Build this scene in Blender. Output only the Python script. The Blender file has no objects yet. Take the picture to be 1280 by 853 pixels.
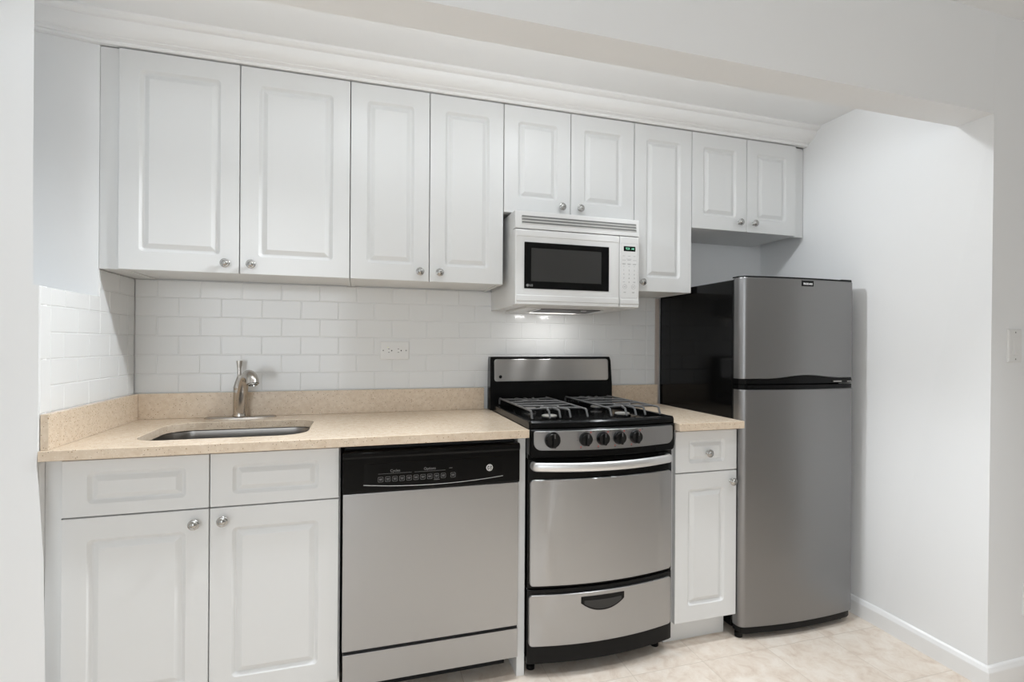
import bpy, bmesh, math, random
from mathutils import Vector, Matrix

random.seed(7)
C = bpy.context.scene.collection
SC = bpy.context.scene
PI = math.pi

# ------------------------------------------------------------------ camera
cam_d = bpy.data.cameras.new('camera')
cam = bpy.data.objects.new('camera', cam_d)
C.objects.link(cam)
YAW, PITCH, ROLL, FPX = 0.2879, 0.0008, -0.0064, 631.8
fwd = Vector((math.sin(YAW) * math.cos(PITCH), math.cos(YAW) * math.cos(PITCH), math.sin(PITCH)))
rgt = Vector((math.cos(YAW), -math.sin(YAW), 0))
upv = rgt.cross(fwd)
r2 = rgt * math.cos(ROLL) - upv * math.sin(ROLL)
u2 = rgt * math.sin(ROLL) + upv * math.cos(ROLL)
M4 = Matrix.Identity(4)
for i in range(3):
    M4[i][0] = r2[i]; M4[i][1] = u2[i]; M4[i][2] = -fwd[i]
M4.translation = (0.8714, -2.3616, 1.2274)
cam.matrix_world = M4
cam_d.sensor_width = 36.0
cam_d.lens = FPX / 1280 * 36.0
cam_d.shift_y = 3.28 / 1280
cam_d.clip_start = 0.02
SC.camera = cam

# ------------------------------------------------------------------ world, lights, exposure
SC.view_settings.view_transform = 'Standard'
SC.view_settings.look = 'None'
SC.view_settings.gamma = 1.0
SC.view_settings.use_curve_mapping = False
SC.view_settings.exposure = -0.05
SC.cycles.max_bounces = 10
SC.cycles.diffuse_bounces = 6
SC.cycles.glossy_bounces = 5
SC.cycles.sample_clamp_indirect = 4.0
SC.cycles.use_denoising = True
w = bpy.data.worlds.new('world'); SC.world = w
w.use_nodes = True
w.node_tree.nodes['Background'].inputs[0].default_value = (0.9, 0.95, 1.0, 1)
w.node_tree.nodes['Background'].inputs[1].default_value = 1.2


def area(name, loc, direction, size, power, color=(1, 1, 1), size_y=None, shape='RECTANGLE', spread=PI):
    l = bpy.data.lights.new(name, 'AREA')
    l.shape = shape
    l.size = size
    if size_y: l.size_y = size_y
    l.energy = power
    l.color = color
    l.spread = spread
    o = bpy.data.objects.new(name, l)
    C.objects.link(o)
    o.location = loc
    o.rotation_euler = Vector(direction).to_track_quat('-Z', 'Y').to_euler()
    return o


def spot(name, loc, aim, power, size, blend, radius, color=(0.935, 0.968, 1.0)):
    l = bpy.data.lights.new(name, 'SPOT')
    l.energy = power; l.spot_size = math.radians(size); l.spot_blend = blend; l.shadow_soft_size = radius; l.color = color
    o = bpy.data.objects.new(name, l)
    C.objects.link(o)
    o.location = loc
    o.rotation_euler = (Vector(aim) - Vector(loc)).to_track_quat('-Z', 'Y').to_euler()
    return o


# lamps on the ceiling of the alcove, hidden from the camera by the header; unseen fills added there and in the room behind
COOL = (0.92, 0.963, 1.0)
area('kitchen_ceiling_lamp', (0.84, -0.83, 2.317), (0, 0, -1), 0.10, 0.58, COOL, shape='DISK')
area('kitchen_ceiling_lamp', (1.66, -0.83, 2.317), (0, 0, -1), 0.08, 0.90, COOL, shape='DISK')
area('alcove_fill_up', (1.35, -0.88, 2.20), (0, 0, 1), 2.9, 3.6, COOL, size_y=0.08)  # long strip added to brighten the alcove ceiling, no such fixture
spot('alcove_fill_down', (0.60, -0.81, 2.29), (0.60, -0.85, 0), 46.0, 64, 0.7, 0.03, COOL)  # three unseen spots added to brighten counter and floor
spot('alcove_fill_down', (1.45, -0.81, 2.29), (1.45, -0.85, 0), 44.0, 64, 0.7, 0.03, COOL)
spot('alcove_fill_down', (2.35, -0.81, 2.29), (2.35, -0.85, 0), 50.0, 64, 0.7, 0.03, COOL)
spot('alcove_spot_right', (0.88, -0.81, 2.27), (3.05, -1.00, 1.40), 52.0, 60, 0.9, 0.03, COOL)
spot('alcove_spot_left', (1.70, -0.81, 2.27), (0.0, -0.85, 1.10), 112.0, 58, 0.9, 0.03, COOL)
spot('alcove_spot_stove', (1.66, -0.81, 2.27), (2.25, -0.35, 1.20), 9.0, 52, 0.8, 0.03, COOL)
area('rear_left_fill', (-0.2, -4.95, 1.45), (0, 1, 0), 1.7, 27.0, (0.90, 0.955, 1.0), size_y=1.7)  # unseen source added to light the fronts from the rear left
spot('room_fill_down', (0.90, -1.60, 2.42), (0.90, -1.60, 0), 60.0, 76, 0.8, 0.05, COOL)  # four unseen spots added for floor light and bounce under the header
spot('room_fill_down', (2.40, -1.60, 2.42), (2.40, -1.60, 0), 72.0, 76, 0.8, 0.05, COOL)
spot('room_fill_down', (0.60, -2.60, 2.42), (0.60, -2.50, 0), 75.0, 82, 0.8, 0.05, COOL)
spot('room_fill_down', (2.20, -2.60, 2.42), (2.20, -2.50, 0), 85.0, 82, 0.8, 0.05, COOL)
area('hood_lamp', (1.66, -0.150, 1.3725), (0, 0.15, -1), 0.05, 0.48, (1.0, 0.99, 0.97), size_y=0.05)
area('hood_lamp', (1.80, -0.150, 1.3725), (0, 0.15, -1), 0.05, 0.48, (1.0, 0.99, 0.97), size_y=0.05)


# ------------------------------------------------------------------ materials
def new_mat(name, color=(0.8, 0.8, 0.8), rough=0.5, metal=0.0, spec=0.5, coat=0.0):
    m = bpy.data.materials.new(name)
    m.use_nodes = True
    b = m.node_tree.nodes['Principled BSDF']
    b.inputs['Base Color'].default_value = (*color, 1)
    b.inputs['Roughness'].default_value = rough
    b.inputs['Metallic'].default_value = metal
    b.inputs['Specular IOR Level'].default_value = spec
    b.inputs['Coat Weight'].default_value = coat
    return m


def N(m, kind, **kw):
    n = m.node_tree.nodes.new(kind)
    for k, v in kw.items(): setattr(n, k, v)
    return n


def L(m, a, b): m.node_tree.links.new(a, b)


def bsdf(m): return m.node_tree.nodes['Principled BSDF']


def add_bump(m, scale, strength, dist=0.001, detail=3, stretch=None):
    tc = N(m, 'ShaderNodeTexCoord'); nz = N(m, 'ShaderNodeTexNoise'); bp = N(m, 'ShaderNodeBump')
    src = tc.outputs['Object']
    if stretch:
        mp = N(m, 'ShaderNodeMapping'); mp.inputs['Scale'].default_value = stretch
        L(m, src, mp.inputs['Vector']); src = mp.outputs[0]
    L(m, src, nz.inputs['Vector'])
    nz.inputs['Scale'].default_value = scale; nz.inputs['Detail'].default_value = detail
    bp.inputs['Strength'].default_value = strength; bp.inputs['Distance'].default_value = dist
    L(m, nz.outputs[0], bp.inputs['Height'])
    L(m, bp.outputs[0], bsdf(m).inputs['Normal'])
    return m


M = {}
M['wall'] = add_bump(new_mat('wall_paint', (0.868, 0.876, 0.880), 0.6, spec=0.3), 9, 0.12, 0.004)
M['ceiling'] = add_bump(new_mat('ceiling_paint', (0.868, 0.876, 0.880), 0.8, spec=0.2), 7, 0.12, 0.004)
M['trim'] = new_mat('trim_paint', (0.86, 0.86, 0.855), 0.35)
M['cabinet'] = new_mat('white_cabinet_foil', (0.735, 0.74, 0.735), 0.33, spec=0.5)
M['cabinet_under_shade'] = new_mat('cabinet_underside_shade', (0.42, 0.39, 0.36), 0.55)  # white underside over the fridge, its shade put into the colour
M['tile'] = new_mat('white_ceramic_tile', (0.80, 0.81, 0.81), 0.14)
M['grout'] = new_mat('grout', (0.60, 0.60, 0.59), 0.8)
M['steel_knob'] = new_mat('satin_nickel', (0.45, 0.445, 0.43), 0.15, metal=1.0)
M['chrome'] = new_mat('brushed_nickel', (0.54, 0.51, 0.475), 0.22, metal=1.0)
M['sink_steel'] = new_mat('sink_steel', (0.30, 0.285, 0.27), 0.28, metal=1.0)
M['black_gloss'] = new_mat('black_gloss', (0.004, 0.004, 0.004), 0.08, spec=0.14)
M['black_enamel'] = new_mat('black_enamel', (0.005, 0.005, 0.005), 0.14, spec=0.14)
M['black_plastic'] = new_mat('black_plastic', (0.008, 0.008, 0.008), 0.32, spec=0.14)
M['black_knob'] = new_mat('black_knob', (0.006, 0.006, 0.006), 0.18, spec=0.45)
M['black_matte'] = new_mat('black_matte', (0.012, 0.012, 0.012), 0.6)
M['dark_glass'] = new_mat('dark_glass', (0.035, 0.035, 0.034), 0.12)
M['glass_frame'] = new_mat('window_frame_black', (0.005, 0.005, 0.005), 0.15, spec=0.14)
M['iron'] = new_mat('cast_iron', (0.11, 0.11, 0.11), 0.34, spec=0.6)
M['burner'] = new_mat('burner_aluminium', (0.75, 0.73, 0.70), 0.4, metal=0.8)
M['white_plastic'] = new_mat('white_plastic', (0.80, 0.80, 0.79), 0.3)
M['white_appliance'] = new_mat('white_appliance', (0.70, 0.70, 0.69), 0.28)
M['grey_print'] = new_mat('grey_print', (0.25, 0.25, 0.25), 0.5)
M['light_print'] = new_mat('light_print', (0.20, 0.20, 0.20), 0.5)
M['white_print'] = new_mat('white_print', (0.85, 0.85, 0.85), 0.5)
M['silver_print'] = new_mat('silver_badge', (0.85, 0.84, 0.83), 0.35)
M['dark_print'] = new_mat('dark_print', (0.02, 0.02, 0.02), 0.4)
M['red_print'] = new_mat('red_print', (0.75, 0.05, 0.03), 0.5)
M['dark_slot'] = new_mat('dark_slot', (0.02, 0.02, 0.02), 0.7)
M['slot_grey'] = new_mat('vent_slot', (0.16, 0.16, 0.155), 0.6)
M['beige_strip'] = new_mat('beige_strip', (0.46, 0.40, 0.36), 0.6)
M['filter'] = new_mat('grease_filter', (0.06, 0.055, 0.05), 0.45, metal=0.3)
M['green_led'] = new_mat('green_led', (0.05, 0.2, 0.12), 0.5)
bsdf(M['green_led']).inputs['Emission Color'].default_value = (0.28, 0.80, 0.52, 1)
bsdf(M['green_led']).inputs['Emission Strength'].default_value = 0.6
M['lime_led'] = new_mat('lime_led', (0.6, 0.7, 0.05), 0.5)
bsdf(M['lime_led']).inputs['Emission Color'].default_value = (0.6, 0.75, 0.05, 1)
bsdf(M['lime_led']).inputs['Emission Strength'].default_value = 0.6
M['lamp_lens'] = new_mat('hood_lamp_lens', (0.9, 0.88, 0.84), 0.4)
bsdf(M['lamp_lens']).inputs['Emission Color'].default_value = (1, 0.95, 0.88, 1)
bsdf(M['lamp_lens']).inputs['Emission Strength'].default_value = 1.5


def steel(name, base, rough, stretch, aniso=0.75, var=0.06):
    m = new_mat(name, base, rough, metal=1.0)
    tc = N(m, 'ShaderNodeTexCoord'); mp = N(m, 'ShaderNodeMapping'); nz = N(m, 'ShaderNodeTexNoise')
    mp.inputs['Scale'].default_value = stretch
    L(m, tc.outputs['Object'], mp.inputs['Vector']); L(m, mp.outputs[0], nz.inputs['Vector'])
    nz.inputs['Scale'].default_value = 1.0; nz.inputs['Detail'].default_value = 4
    mr = N(m, 'ShaderNodeMapRange')
    mr.inputs['To Min'].default_value = rough - var; mr.inputs['To Max'].default_value = rough + var
    L(m, nz.outputs[0], mr.inputs['Value']); L(m, mr.outputs[0], bsdf(m).inputs['Roughness'])
    bp = N(m, 'ShaderNodeBump'); bp.inputs['Strength'].default_value = 0.04; bp.inputs['Distance'].default_value = 0.0005
    L(m, nz.outputs[0], bp.inputs['Height']); L(m, bp.outputs[0], bsdf(m).inputs['Normal'])
    bsdf(m).inputs['Anisotropic'].default_value = aniso
    tg = N(m, 'ShaderNodeTangent', direction_type='RADIAL', axis='X')
    L(m, tg.outputs[0], bsdf(m).inputs['Tangent'])
    return m


M['steel_h'] = steel('brushed_steel', (0.41, 0.412, 0.416), 0.33, (4, 4, 500), aniso=0.6)
M['steel_fascia'] = steel('brushed_steel_fascia', (0.34, 0.34, 0.343), 0.36, (4, 4, 500), aniso=0.5)
M['steel_v'] = M['steel_h']
M['steel_guard'] = steel('brushed_steel_guard', (0.56, 0.56, 0.56), 0.30, (4, 4, 500), aniso=0.97, var=0.03)
M['steel_fridge'] = steel('fridge_steel_finish', (0.275, 0.272, 0.273), 0.38, (3, 3, 300), aniso=0.3, var=0.03)
M['steel_bright'] = new_mat('bright_handle', (0.72, 0.72, 0.72), 0.42, metal=1.0)


def quartz():
    m = new_mat('beige_quartz', (0.6, 0.5, 0.4), 0.22)
    tc = N(m, 'ShaderNodeTexCoord')
    nz = N(m, 'ShaderNodeTexNoise'); nz.inputs['Scale'].default_value = 60; nz.inputs['Detail'].default_value = 4
    L(m, tc.outputs['Object'], nz.inputs['Vector'])
    r1 = N(m, 'ShaderNodeValToRGB')
    r1.color_ramp.elements[0].position = 0.3; r1.color_ramp.elements[0].color = (0.64, 0.515, 0.385, 1)
    r1.color_ramp.elements[1].position = 0.7; r1.color_ramp.elements[1].color = (0.73, 0.615, 0.485, 1)
    L(m, nz.outputs[0], r1.inputs[0])
    prev = r1.outputs[0]
    for scale, thr, frac, col in ((190, 0.20, 0.80, (0.15, 0.09, 0.055, 1)), (130, 0.22, 0.84, (0.36, 0.24, 0.14, 1)), (230, 0.24, 0.80, (0.82, 0.76, 0.66, 1))):
        v = N(m, 'ShaderNodeTexVoronoi'); v.inputs['Scale'].default_value = scale
        L(m, tc.outputs['Object'], v.inputs['Vector'])
        a = N(m, 'ShaderNodeMath', operation='LESS_THAN'); a.inputs[1].default_value = thr
        L(m, v.outputs['Distance'], a.inputs[0])
        sp = N(m, 'ShaderNodeSeparateColor'); L(m, v.outputs['Color'], sp.inputs[0])
        g = N(m, 'ShaderNodeMath', operation='GREATER_THAN'); g.inputs[1].default_value = frac
        L(m, sp.outputs[0], g.inputs[0])
        mu = N(m, 'ShaderNodeMath', operation='MULTIPLY'); L(m, a.outputs[0], mu.inputs[0]); L(m, g.outputs[0], mu.inputs[1])
        mx = N(m, 'ShaderNodeMix', data_type='RGBA'); L(m, mu.outputs[0], mx.inputs['Factor'])
        L(m, prev, mx.inputs['A']); mx.inputs['B'].default_value = col
        prev = mx.outputs['Result']
    L(m, prev, bsdf(m).inputs['Base Color'])
    return m


M['quartz'] = quartz()


def floor_mat():
    m = new_mat('beige_floor_tile', (0.6, 0.5, 0.4), 0.42)
    tc = N(m, 'ShaderNodeTexCoord'); mp = N(m, 'ShaderNodeMapping')
    mp.inputs['Location'].default_value = (-1.5365 + 3.05, 0.693 + 3.05, 0)
    L(m, tc.outputs['Object'], mp.inputs['Vector'])
    br = N(m, 'ShaderNodeTexBrick'); br.offset = 0; br.squash = 1
    br.inputs['Scale'].default_value = 1; br.inputs['Mortar Size'].default_value = 0.0016
    br.inputs['Mortar Smooth'].default_value = 0.4
    br.inputs['Brick Width'].default_value = 0.305; br.inputs['Row Height'].default_value = 0.305
    br.inputs['Color1'].default_value = (0, 0, 0, 1); br.inputs['Color2'].default_value = (1, 1, 1, 1)
    L(m, mp.outputs[0], br.inputs['Vector'])
    # blotchy stone colour, offset from tile to tile
    ofs = N(m, 'ShaderNodeVectorMath', operation='MULTIPLY_ADD')
    L(m, br.outputs['Color'], ofs.inputs[0]); ofs.inputs[1].default_value = (3, 5, 2); L(m, tc.outputs['Object'], ofs.inputs[2])
    nz = N(m, 'ShaderNodeTexNoise'); nz.inputs['Scale'].default_value = 14; nz.inputs['Detail'].default_value = 10; nz.inputs['Roughness'].default_value = 0.68
    nz.inputs['Distortion'].default_value = 0.5
    L(m, ofs.outputs[0], nz.inputs['Vector'])
    r1 = N(m, 'ShaderNodeValToRGB')
    e = r1.color_ramp.elements
    e[0].position = 0.30; e[0].color = (0.58, 0.47, 0.385, 1)
    e[1].position = 0.62; e[1].color = (0.76, 0.69, 0.61, 1)
    x = e.new(0.46); x.color = (0.69, 0.60, 0.51, 1)
    L(m, nz.outputs[0], r1.inputs[0])
    mx = N(m, 'ShaderNodeMix', data_type='RGBA'); L(m, br.outputs['Fac'], mx.inputs['Factor'])
    L(m, r1.outputs[0], mx.inputs['A']); mx.inputs['B'].default_value = (0.57, 0.49, 0.41, 1)
    L(m, mx.outputs['Result'], bsdf(m).inputs['Base Color'])
    inv = N(m, 'ShaderNodeMath', operation='SUBTRACT'); inv.inputs[0].default_value = 1; L(m, br.outputs['Fac'], inv.inputs[1])
    bp = N(m, 'ShaderNodeBump'); bp.inputs['Strength'].default_value = 0.4; bp.inputs['Distance'].default_value = 0.002
    L(m, inv.outputs[0], bp.inputs['Height']); L(m, bp.outputs[0], bsdf(m).inputs['Normal'])
    return m


M['floor'] = floor_mat()


# ------------------------------------------------------------------ mesh helpers
def world_loc(o):
    v = Vector((0, 0, 0))
    while o is not None:
        v += Vector(o.location); o = o.parent
    return v


def link_mesh(name, me, mat, parent=None, smooth=32):
    o = bpy.data.objects.new(name, me)
    C.objects.link(o)
    if parent is not None:
        me.transform(Matrix.Translation(-world_loc(parent)))
        o.parent = parent
    me.materials.clear()
    for mm in (mat if isinstance(mat, (list, tuple)) else [mat]): me.materials.append(M[mm])
    if smooth:
        me.shade_smooth(); me.set_sharp_from_angle(angle=math.radians(smooth))
        wn = o.modifiers.new('weighted_normal', 'WEIGHTED_NORMAL'); wn.keep_sharp = True; wn.weight = 80
    return o


def obj(name, bm, mat, parent=None, smooth=32):
    bmesh.ops.recalc_face_normals(bm, faces=bm.faces)
    me = bpy.data.meshes.new(name)
    bm.to_mesh(me); bm.free()
    return link_mesh(name, me, mat, parent, smooth)


def thing(name, label, cat, loc, group=None):
    o = bpy.data.objects.new(name, None)
    C.objects.link(o)
    o.location = loc; o.empty_display_size = 0.1
    o['label'] = label; o['category'] = cat
    if group: o['group'] = group
    return o


def tag(o, label, cat, group=None):
    o['label'] = label; o['category'] = cat
    if group: o['group'] = group
    return o


def struct(name, bm, mat, parent=None, smooth=32):
    o = obj(name, bm, mat, parent, smooth)
    if parent is None: o['kind'] = 'structure'
    return o


def BM(): return bmesh.new()


def merge(bm, other):
    me = bpy.data.meshes.new('tmp')
    other.to_mesh(me); other.free()
    bm.from_mesh(me); bpy.data.meshes.remove(me)


def box(bm, x0, x1, y0, y1, z0, z1, b=0.0, seg=2, mi=0):
    t = bmesh.new()
    bmesh.ops.create_cube(t, size=1.0, matrix=Matrix.Translation(((x0 + x1) / 2, (y0 + y1) / 2, (z0 + z1) / 2)) @ Matrix.Diagonal((x1 - x0, y1 - y0, z1 - z0, 1)))
    if b > 0:
        bmesh.ops.bevel(t, geom=t.edges[:], offset=b, segments=seg, affect='EDGES', profile=0.5)
    for f in t.faces: f.material_index = mi
    merge(bm, t)
    return bm


def prism(bm, poly, axis, a, b, bevel=0.0):
    """poly: list of 2-D points; axis 'x','y','z': extruded from a to b along it."""
    t = bmesh.new()
    def P(p, q):
        if axis == 'x': return (q, p[0], p[1])
        if axis == 'y': return (p[0], q, p[1])
        return (p[0], p[1], q)
    v0 = [t.verts.new(P(p, a)) for p in poly]
    v1 = [t.verts.new(P(p, b)) for p in poly]
    n = len(poly)
    t.faces.new(v0); t.faces.new(v1[::-1])
    for i in range(n): t.faces.new((v0[i], v1[i], v1[(i + 1) % n], v0[(i + 1) % n]))
    if bevel > 0:
        bmesh.ops.recalc_face_normals(t, faces=t.faces)
        es = [e for e in t.edges if len(e.link_faces) == 2 and e.calc_face_angle(0) > 0.6]
        bmesh.ops.bevel(t, geom=es, offset=bevel, segments=2, affect='EDGES', profile=0.5)
    merge(bm, t)
    return bm


def lathe(bm, prof, centre, axis='z', n=24):
    """prof: (radius, height) list, along axis from centre ('-y' points to the viewer)."""
    t = bmesh.new()
    rings = []
    for r, h in prof:
        ring = []
        for i in range(n):
            a = 2 * PI * i / n
            p, q = r * math.cos(a), r * math.sin(a)
            c = {'z': (p, q, h), '-y': (p, -h, q), 'x': (h, p, q)}[axis]
            ring.append(t.verts.new((centre[0] + c[0], centre[1] + c[1], centre[2] + c[2])))
        rings.append(ring)
    for A, B in zip(rings, rings[1:]):
        for i in range(n): t.faces.new((A[i], A[(i + 1) % n], B[(i + 1) % n], B[i]))
    t.faces.new(rings[0][::-1]); t.faces.new(rings[-1])
    merge(bm, t)
    return bm


def tube(bm, pts, rad, n=10, sy=1.0):
    """round tube along pts; rad a number or one per point; sy flattens across the second axis."""
    t = bmesh.new()
    P = [Vector(p) for p in pts]
    R = rad if isinstance(rad, (list, tuple)) else [rad] * len(P)
    ref = Vector((0, 0, 1))
    rings = []
    for i, p in enumerate(P):
        d = (P[min(i + 1, len(P) - 1)] - P[max(i - 1, 0)]).normalized()
        u = d.cross(ref)
        if u.length < 1e-3: u = d.cross(Vector((1, 0, 0)))
        u.normalize(); v = u.cross(d).normalized()
        if i == 0: pu = u
        elif u.dot(pu) < 0: u, v = -u, -v
        pu = u
        rings.append([t.verts.new(p + u * (R[i] * sy * math.cos(2 * PI * k / n)) + v * (R[i] * math.sin(2 * PI * k / n))) for k in range(n)])
    for A, B in zip(rings, rings[1:]):
        for k in range(n): t.faces.new((A[k], A[(k + 1) % n], B[(k + 1) % n], B[k]))
    t.faces.new(rings[0][::-1]); t.faces.new(rings[-1])
    merge(bm, t)
    return bm


def smooth_path(pts, k=6):
    P = [Vector(p) for p in pts]
    out = []
    for i in range(len(P) - 1):
        p0, p1, p2, p3 = P[max(i - 1, 0)], P[i], P[i + 1], P[min(i + 2, len(P) - 1)]
        for j in range(k):
            s = j / k
            out.append(0.5 * ((2 * p1) + (p2 - p0) * s + (2 * p0 - 5 * p1 + 4 * p2 - p3) * s * s + (3 * p1 - p0 - 3 * p2 + p3) * s ** 3))
    out.append(P[-1])
    return out


def rrect(x0, x1, z0, z1, r, k=5):
    pts = []
    r = max(r, 1e-5)
    for cx, cz, a0 in ((x1 - r, z1 - r, 0), (x0 + r, z1 - r, PI / 2), (x0 + r, z0 + r, PI), (x1 - r, z0 + r, 3 * PI / 2)):
        for i in range(k):
            a = a0 + PI / 2 * i / (k - 1)
            pts.append((cx + r * math.cos(a), cz + r * math.sin(a)))
    return pts


def ring_solid(bm, rings, plane='y', cap0=True, cap1=True):
    """rings: list of (2-D loop, depth) bridged in turn; plane 'y': loop is (x,z) at y=depth; 'z': (x,y) at z=depth; 'x': (y,z) at x=depth."""
    t = bmesh.new()
    R = []
    for loop, d in rings:
        if plane == 'y': R.append([t.verts.new((p[0], d, p[1])) for p in loop])
        elif plane == 'z': R.append([t.verts.new((p[0], p[1], d)) for p in loop])
        else: R.append([t.verts.new((d, p[0], p[1])) for p in loop])
    n = len(R[0])
    for A, B in zip(R, R[1:]):
        for i in range(n): t.faces.new((A[i], A[(i + 1) % n], B[(i + 1) % n], B[i]))
    if cap0: t.faces.new(R[0][::-1])
    if cap1: t.faces.new(R[-1])
    merge(bm, t)
    return bm


def curve_shape(loops, depth, bevel, place):
    """filled outline with holes, extruded; place maps local (x,y,z) to world."""
    cu = bpy.data.curves.new('tmp', 'CURVE')
    cu.dimensions = '2D'; cu.fill_mode = 'BOTH'
    cu.extrude = max(depth / 2 - bevel, 0); cu.bevel_depth = bevel; cu.bevel_resolution = 2; cu.offset = -bevel
    for lp in loops:
        s = cu.splines.new('POLY'); s.points.add(len(lp) - 1); s.use_cyclic_u = True
        for p, q in zip(s.points, lp): p.co = (q[0], q[1], 0, 1)
    return curve_to_mesh(cu, place)


def curve_to_mesh(cu, place):
    o = bpy.data.objects.new('tmp', cu); C.objects.link(o)
    dg = bpy.context.evaluated_depsgraph_get()
    me = bpy.data.meshes.new_from_object(o.evaluated_get(dg))
    bpy.data.objects.remove(o); bpy.data.curves.remove(cu)
    me.transform(place)
    return me


FACE = Matrix.Rotation(PI / 2, 4, 'X')      # text and outlines drawn in x-y stand up facing -y


def text_mesh(bm, s, x, y, z, size, align='CENTER', depth=0.0004, tilt=0.0, bold=0.0, squeeze=1.0):
    cu = bpy.data.curves.new('tmp', 'FONT')
    cu.body = s; cu.size = size; cu.align_x = align; cu.align_y = 'CENTER'; cu.extrude = depth; cu.offset = bold
    cu.resolution_u = 3
    me = curve_to_mesh(cu, Matrix.Translation((x, y, z)) @ Matrix.Rotation(tilt, 4, 'X') @ FACE @ Matrix.Diagonal((squeeze, 1, 1, 1)))
    bm.from_mesh(me); bpy.data.meshes.remove(me)
    return bm


def ring_flat(bm, x, y, z, r0, r1, n=28, d=0.0006):
    """flat ring facing -y."""
    A = [(x + r1 * math.cos(2 * PI * i / n), z + r1 * math.sin(2 * PI * i / n)) for i in range(n)]
    B = [(x + r0 * math.cos(2 * PI * i / n), z + r0 * math.sin(2 * PI * i / n)) for i in range(n)]
    return ring_solid(bm, [(B, y), (A, y), (A, y - d), (B, y - d), (B, y)], cap0=False, cap1=False)


def bow_panel(bm, x0, x1, zlo, zhi, yf, thick, n=56, r=0.0, edge=0.002):
    """slab whose front follows y = yf(x); zlo/zhi functions of x or numbers; r rounds its corners."""
    lo = zlo if callable(zlo) else (lambda x: zlo)
    hi = zhi if callable(zhi) else (lambda x: zhi)
    rl = r if isinstance(r, (list, tuple)) else (r, r)       # bottom, top
    xs = set()
    R = max(rl)
    if R > 0:
        for i in range(9):
            d = R * (1 - math.cos(PI / 2 * i / 8))
            xs.add(round(x0 + d, 6)); xs.add(round(x1 - d, 6))
    for i in range(n + 1): xs.add(round(x0 + (x1 - x0) * i / n, 6))
    xs = sorted(xs)
    def cut(x, rr):
        d = min(x - x0, x1 - x)
        if rr <= 0 or d >= rr: return 0.0
        return rr - math.sqrt(max(rr * rr - (rr - d) ** 2, 0))
    t = bmesh.new()
    rows = []
    e = edge
    for x in xs:
        a, b = lo(x) + cut(x, rl[0]), hi(x) - cut(x, rl[1])
        if b - a < 4 * e: a, b = (a + b) / 2 - 2 * e, (a + b) / 2 + 2 * e
        y = yf(x)
        d = min(x - x0, x1 - x)
        ye = y + (e if d < e else 0)
        rows.append([t.verts.new(p) for p in ((x, y + thick, a), (x, ye + e, a), (x, ye, a + e), (x, ye, b - e), (x, ye + e, b), (x, y + thick, b))])
    for A, B in zip(rows, rows[1:]):
        for i in range(6): t.faces.new((A[i], B[i], B[(i + 1) % 6], A[(i + 1) % 6]))
    t.faces.new(rows[0]); t.faces.new(rows[-1][::-1])
    bmesh.ops.recalc_face_normals(t, faces=t.faces)
    merge(bm, t)
    return bm


# ================================================================== the room
XR = 3.051          # right wall of the alcove
YH0, YH1 = -0.985, -1.1045     # header: back and front
ZH, ZK, ZR = 2.0724, 2.325, 2.436

bm = BM(); box(bm, -1.2, 4.5, -5.0, 0.1, -0.1, 0.0); struct('floor', bm, 'floor', smooth=0)
bm = BM(); box(bm, -1.2, XR + 0.0, YH0, 0.1, ZK, ZK + 0.1); box(bm, -1.2, 4.5, -5.0, YH1, ZR, ZR + 0.1); struct('ceiling', bm, 'ceiling', smooth=0)
bm = BM(); box(bm, -0.5, XR + 0.2, 0.008, 0.1, 0, ZK); struct('wall_back', bm, 'wall', smooth=0)
# right wall block: its edge leans a little, as in the old building
bm = BM()
t = bmesh.new()
lean = lambda z: 3.0345 + (3.0550 - 3.0345) * z / 2.07
vs = []
for z in (0.0, ZH, ZR):
    xe = lean(min(z, ZH))
    vs.append([t.verts.new(p) for p in ((XR, 0.1, z), (XR, -0.70, z), (xe, YH1, z), (4.5, YH1, z), (4.5, 0.1, z))])
for A, B in zip(vs, vs[1:]):
    for i in range(5): t.faces.new((A[i], A[(i + 1) % 5], B[(i + 1) % 5], B[i]))
t.faces.new(vs[0][::-1]); t.faces.new(vs[-1])
merge(bm, t)
struct('wall_right', bm, 'wall', smooth=0)
bm = BM(); box(bm, -1.2, 3.0545, YH1, YH0, ZH, ZR + 0.05); struct('wall_front', bm, 'wall', smooth=0)
# left: pier facing the viewer, the low wall behind the side tiles, the recessed plaster above it
bm = BM()
edge = [(0.022, 0.0), (0.020, 0.26), (0.014, 0.61), (0.003, 0.80), (-0.003, 0.88), (-0.0015, 0.93), (-0.0005, 1.02), (-0.0005, 1.384), (-0.0145, 1.386), (-0.0148, 1.42), (-0.0163, 1.74), (-0.0161, 2.19), (-0.016, ZK)]
loop = edge + [(-1.2, ZK), (-1.2, 0.0)]
ring_solid(bm, [(loop, -0.622), ([(p[0] - 0.002, p[1]) for p in loop], -0.6195), ([(p[0] - ((0.10 if p[1] > 1.385 else 0.026 if p[1] < 0.9 else 0) if k < len(edge) else 0), p[1]) for k, p in enumerate(loop)], -0.585)])
box(bm, -0.5, -0.008, -0.60, 0.02, 0.0, 1.383)
prism(bm, [(0.0, -0.290), (-0.5, -0.375), (-0.5, 0.02), (-0.009, 0.02), (-0.009, -0.2797), (0.0, -0.2797)], 'z', 1.383, ZK)
struct('wall_left', bm, 'wall', smooth=0)
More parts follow.
